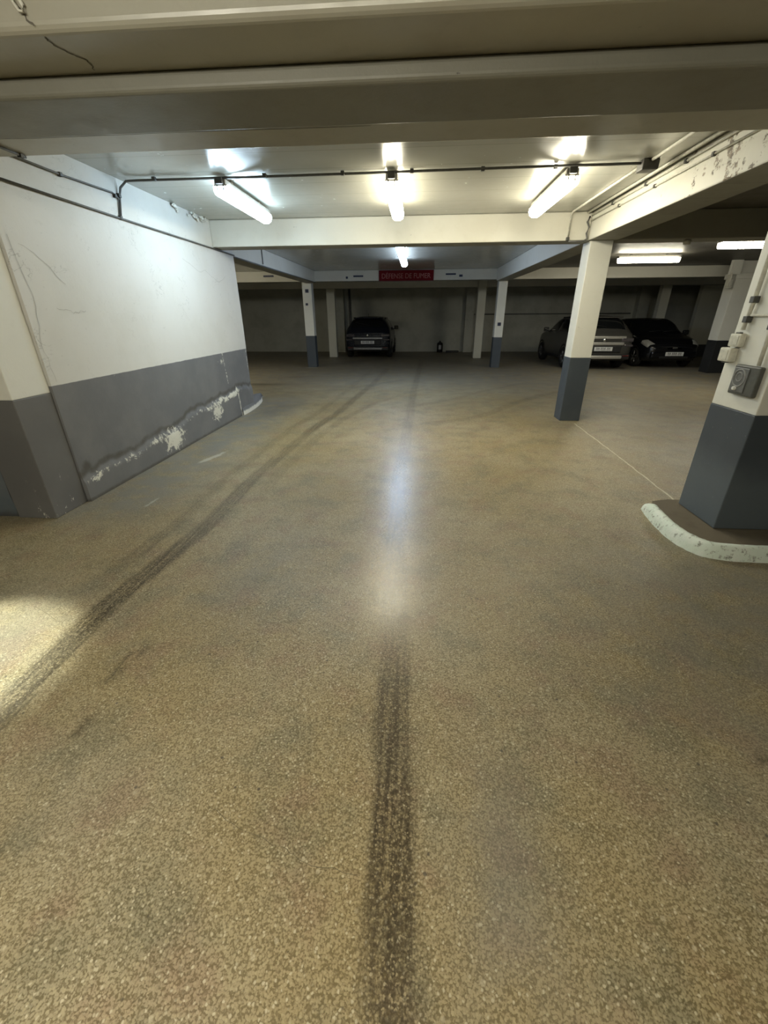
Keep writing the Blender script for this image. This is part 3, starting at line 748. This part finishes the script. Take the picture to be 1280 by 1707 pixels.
for x, z, hx, hz, lb in [(-1.86, 2.62, .15, .022, 'narrow dark tag on the far beam left of the red sign'), (.92, 2.645, .15, .022, 'narrow dark tag on the far beam right of the red sign'),
                         (1.22, 2.60, .05, .03, 'tiny dark tag at the lower right of the red sign'), (-2.21, 2.585, .03, .03, 'tiny dark tag on the far beam, left of the narrow left one'),
                         (-4.64, 2.65, .16, .025, 'narrow dark tag on the beam in the gap left of the far pillar')]:
    o = MB().box(x - hx, x + hx, 14.338, 14.352, z - hz, z + hz, .003).build('beam_tag', M['tagblue'], None, (x, 14.345, z)); tag(o, lb, 'tag')

# ------------------------------------------------------------------ equipment on the near pillar's left face (x = 2.25)
XF = 2.247
CB = empty('call_box', (XF, 3.115, 1.035), 'grey call box with embossed ring and white button on the near pillar', 'call box')
MB().box(-.034, .0, -.12, .12, 0, .195, .010).build('housing', M['greybox'], CB)
MB().box(-.041, -.032, -.035, .108, .018, .178, .006).build('front_plate', M['greybox2'], CB)
rg = MB(); n = 28
pts = [(-.042, .035 + .055 * math.cos(2 * math.pi * k / n), .112 + .055 * math.sin(2 * math.pi * k / n)) for k in range(n + 1)]
rg.tube(pts, .0045, 6, False); pts = [(-.042, .035 + .028 * math.cos(2 * math.pi * k / n), .118 + .028 * math.sin(2 * math.pi * k / n)) for k in range(n + 1)]
rg.tube(pts, .0035, 6, False)
rg.build('embossed_ring', simple('worn_ring_paint', (.27, .275, .27), .4), CB)
MB().lathe([(-.040, 0), (-.056, .001), (-.055, .012), (-.040, .014)], 'X', 16, (0, .045, .042)).build('button', simple('white_button', (.72, .73, .70), .4), CB)
SB = empty('switch_box', (XF, 3.32, 1.335), 'small ivory switch box above the call box, the upper of a pair', 'switch box')
MB().box(-.042, 0, -.055, .055, 0, .085, .008).build('housing', M['ivory'], SB)
MB().box(-.046, -.038, -.04, .04, .012, .073, .004).build('lid', M['ivory'], SB)
MB().box(-.033, -.010, -.02, .02, .083, .094, .003).build('cable_gland', M['darkgrey'], SB)
SB2 = empty('switch_box', (XF, 3.36, 1.235), 'small ivory switch box above the call box, the lower of a pair', 'switch box')
MB().box(-.055, 0, -.06, .055, 0, .092, .008).build('housing', M['ivory'], SB2)
MB().box(-.059, -.05, -.04, .04, .012, .08, .004).build('lid', M['ivory'], SB2)
MB().box(-.045, -.015, -.02, .02, -.009, .002, .003).build('cable_gland', M['darkgrey'], SB2)
conduit('riser_conduit', [(XF - .02, 3.30, 1.445), (XF - .02, 3.285, 1.62), (XF - .02, 3.27, 2.50)], .014, M['ivory'], 'ivory conduit rising from the switch boxes on the near pillar', [(XF - .02, 3.29, 1.51), (XF - .02, 3.283, 1.63)])
conduit('riser_conduit', [(XF - .02, 3.045, 1.235), (XF - .02, 3.05, 1.45), (XF - .02, 3.06, 2.50)], .012, M['ivory'], 'ivory conduit rising from the grey call box on the near pillar', [(XF - .02, 3.05, 1.47)])
conduit('link_conduit', [(XF - .018, 3.27, 1.535), (XF - .018, 2.98, 1.535)], .008, M['ivory'], 'short level conduit crossing the face of the near pillar')

# ------------------------------------------------------------------ bits and pieces
o = MB().box(8.02, 8.06, 12.98, 13.10, 2.17, 2.49, .004).box(8.02, 8.12, 12.98, 13.10, 2.15, 2.185, .004).build('beam_bracket', M['ivory'], None, (8.04, 13.04, 2.15)); tag(o, 'small pale hook bracket beside the top of the far right pillar', 'bracket')
o = MB().box(8.0, 8.25, 13.0, 13.09, 2.45, 2.779, .004).build('bracket_hanger', M['white'], None, (8.1, 13.04, 2.45)); tag(o, 'pale hanger plate on the ceiling above the hook bracket', 'bracket')
o = MB().lathe([(0, 0), (0, .045), (.03, .05), (.05, .04), (.06, 0)], 'Z', 16).build('ceiling_sensor', M['ivory']); o.location = (3.58, 7.36 - .45, 2.39); tag(o, 'tiny pale round sensor on the dark beam right of the slim pillar', 'sensor')
cn = empty('canister', (1.0, 20.6, 0), 'small dark canister standing on the floor by the back wall', 'canister')
MB().lathe([(0, 0), (0, .12), (.02, .13), (.36, .13), (.40, .10), (.42, .05), (.42, 0)], 'Z', 20).build('body', M['black'], cn)
MB().box(-.06, .06, -.135, -.12, .12, .3, .004).build('label_panel', M['rim'], cn)
MB().lathe([(.42, 0), (.42, .04), (.48, .035), (.48, 0)], 'Z', 12).build('cap', M['darkgrey'], cn)
o = MB().box(1.28, 1.85, 20.35, 20.6, 0, .07, .01).build('floor_block', M['black'], None, (1.56, 20.48, 0)); tag(o, 'low dark block on the floor beside the canister at the back wall', 'block')

# ------------------------------------------------------------------ cars
def herm(ts, vals, t):
    n = len(ts); i = max(0, min(n - 2, int(np.searchsorted(ts, t, 'right')) - 1))
    def slope(k):
        if k == 0 or k == n - 1: 
            a = (0, 1) if k == 0 else (n - 2, n - 1); return (vals[a[1]] - vals[a[0]]) / (ts[a[1]] - ts[a[0]])
        d0 = (vals[k] - vals[k - 1]) / (ts[k] - ts[k - 1]); d1 = (vals[k + 1] - vals[k]) / (ts[k + 1] - ts[k])
        return 0 if d0 * d1 <= 0 else 2 * d0 * d1 / (d0 + d1)
    h = ts[i + 1] - ts[i]; u = (t - ts[i]) / h
    return ((2 * u ** 3 - 3 * u ** 2 + 1) * vals[i] + (u ** 3 - 2 * u ** 2 + u) * h * slope(i) + (-2 * u ** 3 + 3 * u ** 2) * vals[i + 1] + (u ** 3 - u ** 2) * h * slope(i + 1))

class Body:
    """stations: (y, half width, sill z, belt z, roof z, roof half width)"""
    def __init__(self, st):
        self.st = st; self.ts = [s[0] for s in st]
    def par(self, y): return [herm(self.ts, [s[k] for s in self.st], y) for k in range(1, 6)]
    def pt(self, y, u):
        w, zb, zl, zr, wr = self.par(y); a = abs(u)
        k = max(.12, min(1, (zr - zl) / .25))
        px = [0, .72 * wr, wr, .965 * w, w, .985 * w, .86 * w, 0]
        pz = [zr, zr - .018 * k - .004, zr - .085 * k, zl, zl - .42 * (zl - zb), zb + .13, zb, zb]
        us = list(range(8))
        x = herm(us, px, a); z = herm(us, pz, a)
        return Vector((math.copysign(x, u) if a > 1e-6 else 0, y, z))
    def nor(self, y, u):
        e = .01; y0, y1 = max(self.ts[0], y - e), min(self.ts[-1], y + e)
        a = self.pt(y1, u) - self.pt(y0, u); b = self.pt(y, min(7, u + .02)) - self.pt(y, max(-7, u - .02))
        n = a.cross(b)
        if n.length < 1e-9: return Vector((0, 0, 1))
        n.normalize()
        c = self.pt(y, u) - Vector((0, y, .7))
        return n if n.dot(c) >= 0 else -n
    def shell(self, mat, parent, ny=52, nu=40):
        mb = MB(); ysv = []
        for a, b in zip(self.ts, self.ts[1:]):
            k = max(2, int(ny * (b - a) / (self.ts[-1] - self.ts[0])))
            ysv += [a + (b - a) * i / k for i in range(k)]
        ysv.append(self.ts[-1])
        us = [-7 + 14 * j / nu for j in range(nu + 1)]
        V = mb.grid([[self.pt(y, u) for u in us] for y in ysv])
        for row in (V[0], V[-1]):
            c = mb.bm.verts.new(sum((v.co for v in row), Vector()) / len(row))
            for a, b in zip(row, row[1:]): mb.bm.faces.new((a, b, c))
        bmesh.ops.remove_doubles(mb.bm, verts=mb.bm.verts, dist=1e-4)
        return mb.build('body', mat, parent)
    def panel(self, name, y0, y1, u0, u1, mat, parent, off=.006, n=8, m=10, y0b=None, y1b=None):
        """patch laid on the skin; y limits may differ at u1 for slanted pillars"""
        mb = MB(); y0b = y0 if y0b is None else y0b; y1b = y1 if y1b is None else y1b
        rows = []
        for i in range(n + 1):
            row = []
            for j in range(m + 1):
                f = j / m; u = u0 + (u1 - u0) * f
                ya, yb = y0 + (y0b - y0) * f, y1 + (y1b - y1) * f
                y = ya + (yb - ya) * i / n
                k = off if 0 < i < n and 0 < j < m else -.004
                row.append(self.pt(y, u) + self.nor(y, u) * k)
            rows.append(row)
        mb.grid(rows)
        return mb.build(name, mat, parent)

def wheel(parent, x, y, r=.32, wd=.21):
    s = 1 if x > 0 else -1
    t0 = MB().lathe([(-wd / 2, .20), (-wd / 2, r - .035), (-wd / 2 + .03, r), (wd / 2 - .03, r), (wd / 2, r - .035), (wd / 2, .20)], 'X', 28, (x, y, r)).build('wheel', M['tyre'], parent)
    rm = MB().lathe([(s * (wd / 2 - .02), .03), (s * (wd / 2 - .03), .19), (s * (wd / 2 - .004), .205), (s * (wd / 2 - .03), .215)], 'X', 24, (x, y, r))
    for k in range(5):
        a = k * 2 * math.pi / 5 + .3
        c, sn = math.cos(a), math.sin(a)
        rm.tube([(x + s * (wd / 2 - .008), y + .03 * c, r + .03 * sn), (x + s * (wd / 2 - .012), y + .195 * c, r + .195 * sn)], [.026, .02], 6)
    rm.build('rim', M['rim'], t0)
def arch(parent, x, y, r=.32):
    s = 1 if x > 0 else -1
    n = 24; rows = [[], []]
    for k in range(n + 1):
        a = -.25 + (math.pi + .5) * k / n
        rows[0].append((x, y + (r + .015) * math.cos(a), r + (r + .015) * math.sin(a)))
        rows[1].append((x + s * .004, y + (r + .065) * math.cos(a), max(.16, r + (r + .065) * math.sin(a))))
    MB_ = MB(); MB_.grid(rows); MB_.build('wheel_arch', M['trimblack'], parent)
def plate(parent, y, z, facing, zrot=0):
    s = -1 if facing == 'rear' else 1
    p = MB().box(-.26, .26, y - .008, y + .008, z - .055, z + .055, .003).build('number_plate', M['plate'], parent)
    yy = y + s * .0095
    ink = MB()
    for x in (-.185, -.135, -.06, -.01, .04, .12, .17):
        hx = .016
        ink.box(x - hx, x - hx + .008, yy - .0015, yy + .0015, z - .034, z + .034).box(x + hx - .008, x + hx, yy - .0015, yy + .0015, z - .034, z + .034).box(x - hx, x + hx, yy - .0015, yy + .0015, z + .018, z + .034)
    ink.build('plate_marks', M['plateink'], p)['kind'] = 'stuff'
def mirror(parent, B, y, u, sgn, mat):
    c = B.pt(y, u * sgn)
    mb = MB().box(c.x + sgn * .03 - .0, c.x + sgn * .20, y - .05, y + .06, c.z + .0, c.z + .14, .03, 3) if sgn > 0 else MB().box(c.x - .20, c.x - .03, y - .05, y + .06, c.z, c.z + .14, .03, 3)
    mb.tube([c, c + Vector((sgn * .10, 0, .04))], .02, 6)
    mr = mb.build('wing_mirror', mat, parent)
    x0, x1 = sorted((c.x + sgn * .05, c.x + sgn * .185))
    MB().box(x0, x1, y - .056, y - .048, c.z + .02, c.z + .12, .002).build('mirror_glass', M['glass'], mr)

def suv_rear(name, loc, label, paint, low, style):
    r = empty(name, loc, label, 'car', 'cars parked against the back wall' if False else None)
    S = [(0, .70, .42, .86, .93, .60), (.04, .80, .34, .92, 1.0, .66), (.14, .865, .27, .98, 1.10, .68), (.30, .885, .24, 1.0, 1.30, .645), (.50, .892, .22, 1.01, 1.44, .62), (.95, .895, .21, 1.01, 1.505, .625), (1.7, .895, .21, 1.0, 1.525, .64), (2.4, .895, .21, .99, 1.46, .635), (3.1, .89, .21, .97, 1.08, .68), (3.35, .885, .22, .95, 1.0, .74), (3.85, .85, .24, .86, .91, .70), (4.1, .76, .28, .74, .78, .60), (4.18, .66, .36, .66, .70, .5)]
    B = Body(S)
    B.shell(paint, r)
    B.panel('rear_window', .165, .47, -1.86, 1.86, M['glass'], r)
    B.panel('windscreen', 2.5, 3.08, -1.86, 1.86, M['glass'], r)
    for s in (-1, 1):
        B.panel('side_window', .62, 1.62, s * 2.2, s * 2.93, M['glass'], r, y0b=.50)
        B.panel('side_window', 1.70, 2.42, s * 2.2, s * 2.93, M['glass'], r, y1b=2.95)
        for y in (.78, 3.36): arch(r, s * .897, y); wheel(r, s * .80, y)
        mirror(r, B, 2.72, 2.95, s, paint)
        MB().box(s * .62 - .02, s * .62 + .02, .95, 2.1, 1.42, 1.462, .01).build('roof_rail', M['trimblack'], r)
        B.panel('sill_cladding', 1.2, 2.95, s * 5.0, s * 6.0, M['trimblack'], r)
    # rear face
    MB().box(-.62, .62, -.012, .07, .875, .95, .02).build('tailgate_lip', low['lip'], r)
    MB().box(-.52, .52, -.035, .05, .50, .69, .02).build('plate_recess', M['trimblack'], r)
    plate(r, -.045, .60, 'rear')
    bmp = MB().box(-.80, .80, -.06, .14, .30, .46, .04, 3).build('bumper', M['trimblack'], r)
    MB().box(-.56, .56, -.09, -.045, .325, .42, .025).build('skid_trim', low['skid'], bmp)
    MB().box(-.58, .58, -.03, .05, .70, .785, .02).build('chrome_bar', low['bar'], r)
    for s in (-1, 1):
        x0, x1 = sorted((s * .50, s * .84))
        tl = MB()
        tl.box(x0, x1, -.02, .12, .79, .90, .03, 3)
        tl.build('tail_lamp', low['lens'], r)
        x0, x1 = sorted((s * .60, s * .85))
        MB().box(x0, x1, -.012, .12, .66, .72, .02).build('lower_lamp', low['lens'], r)
        x0, x1 = sorted((s * .58, s * .76))
        MB().box(x0, x1, -.078, -.05, .395, .425, .008).build('reflector', M['redlens'], bmp)
    MB().lathe([(0, 0), (0, .05), (-.012, .048), (-.014, 0)], 'Y', 20, (0, -.035, .845)).build('badge_disc', M['chrome'], r)
    MB().tube([B.pt(.20, .1) + Vector((0, -.02, .02)), B.pt(.25, -.5) + Vector((0, -.02, .02)), B.pt(.30, -1.2) + Vector((0, -.02, .02))], .008, 6).build('rear_wiper', M['trimblack'], r)
    MB().box(-.58, .58, .40, .62, 1.435, 1.475, .015).build('roof_spoiler', paint, r)
    MB().tube([(-.03, .9, 1.5), (-.03, .78, 1.60)], .007, 6).build('aerial', M['trimblack'], r)
    return r
suv_rear('parked_car', (-1.95, 17.32, 0), 'navy crossover parked tail-out by the back wall between cream posts', M['car_navy'],
         dict(lip=M['car_navy'], skid=M['rim'], bar=M['rim'], lens=M['smoke']), 0)
suv_rear('parked_car', (5.50, 13.75, 0), 'silver crossover parked tail-out, half hidden behind the slim pillar', M['car_grey'],
         dict(lip=M['car_silver'], skid=M['car_silver'], bar=M['car_silver'], lens=M['smoke']), 1)

def hatch_front(name, loc, label, paint):
    """nose towards -y: stations run from nose to tail"""
    r = empty(name, loc, label, 'car')
    S = [(0, .55, .36, .58, .62, .40), (.05, .66, .28, .62, .68, .50), (.18, .76, .22, .68, .76, .58), (.45, .815, .20, .78, .85, .66), (.85, .83, .20, .87, .93, .70), (1.05, .83, .20, .90, .99, .68), (1.55, .83, .20, .91, 1.34, .60), (1.95, .83, .20, .92, 1.415, .61), (2.8, .83, .20, .93, 1.41, .61), (3.3, .82, .22, .93, 1.30, .60), (3.62, .80, .24, .92, 1.0, .62), (3.75, .72, .34, .82, .88, .58)]
    B = Body(S)
    B.shell(paint, r)
    B.panel('windscreen', 1.08, 1.56, -1.88, 1.88, M['glass'], r)
    B.panel('rear_window', 3.2, 3.58, -1.88, 1.88, M['glass'], r)
    for s in (-1, 1):
        B.panel('side_window', 1.62, 2.35, s * 2.2, s * 2.93, M['glass'], r, y0b=1.15)
        B.panel('side_window', 2.43, 3.1, s * 2.2, s * 2.93, M['glass'], r, y1b=3.25)
        for y in (.72, 3.1): arch(r, s * .833, y, .29); wheel(r, s * .745, y, .29, .18)
        mirror(r, B, 1.30, 2.95, s, paint)
        B.panel('headlamp', .10, .42, s * 1.95, s * 3.45, M['lens'], r, off=.012, y1b=.50, y0b=.13)
        x0, x1 = sorted((s * .45, s * .60))
        MB().box(x0, x1, .00, .06, .30, .36, .012).build('fog_lamp', M['darkgrey'], r)
    bp = MB().box(-.66, .66, -.045, .16, .30, .50, .05, 3).build('bumper', paint, r)
    MB().box(-.42, .42, -.055, -.03, .30, .36, .01).build('lower_grille', M['trimblack'], bp)
    plate(r, -.055, .43, 'rear')
    gr = MB().box(-.22, .22, .0, .05, .545, .61, .012).build('grille', M['trimblack'], r)
    MB().box(-.07, .07, -.012, .012, .575, .615, .006).build('badge', M['chrome'], gr)
    for x0 in (-.35, .1):
        MB().tube([B.pt(1.09, 0) + Vector((x0, -.01, .012)), B.pt(1.13, 0) + Vector((x0 + .45, -.01, .02))], .008, 6).build('wiper', M['trimblack'], r)
    for s in (-1, 1):
        MB().box(s * .3 - .1, s * .3 + .1, 1.9, 2.0, .80, 1.22, .03).build('seat_back', M['trimblack'], r)
    return r
hatch_front('parked_car', (7.78, 14.15, 0), 'small black hatchback facing out, beside the silver crossover', M['car_black'])
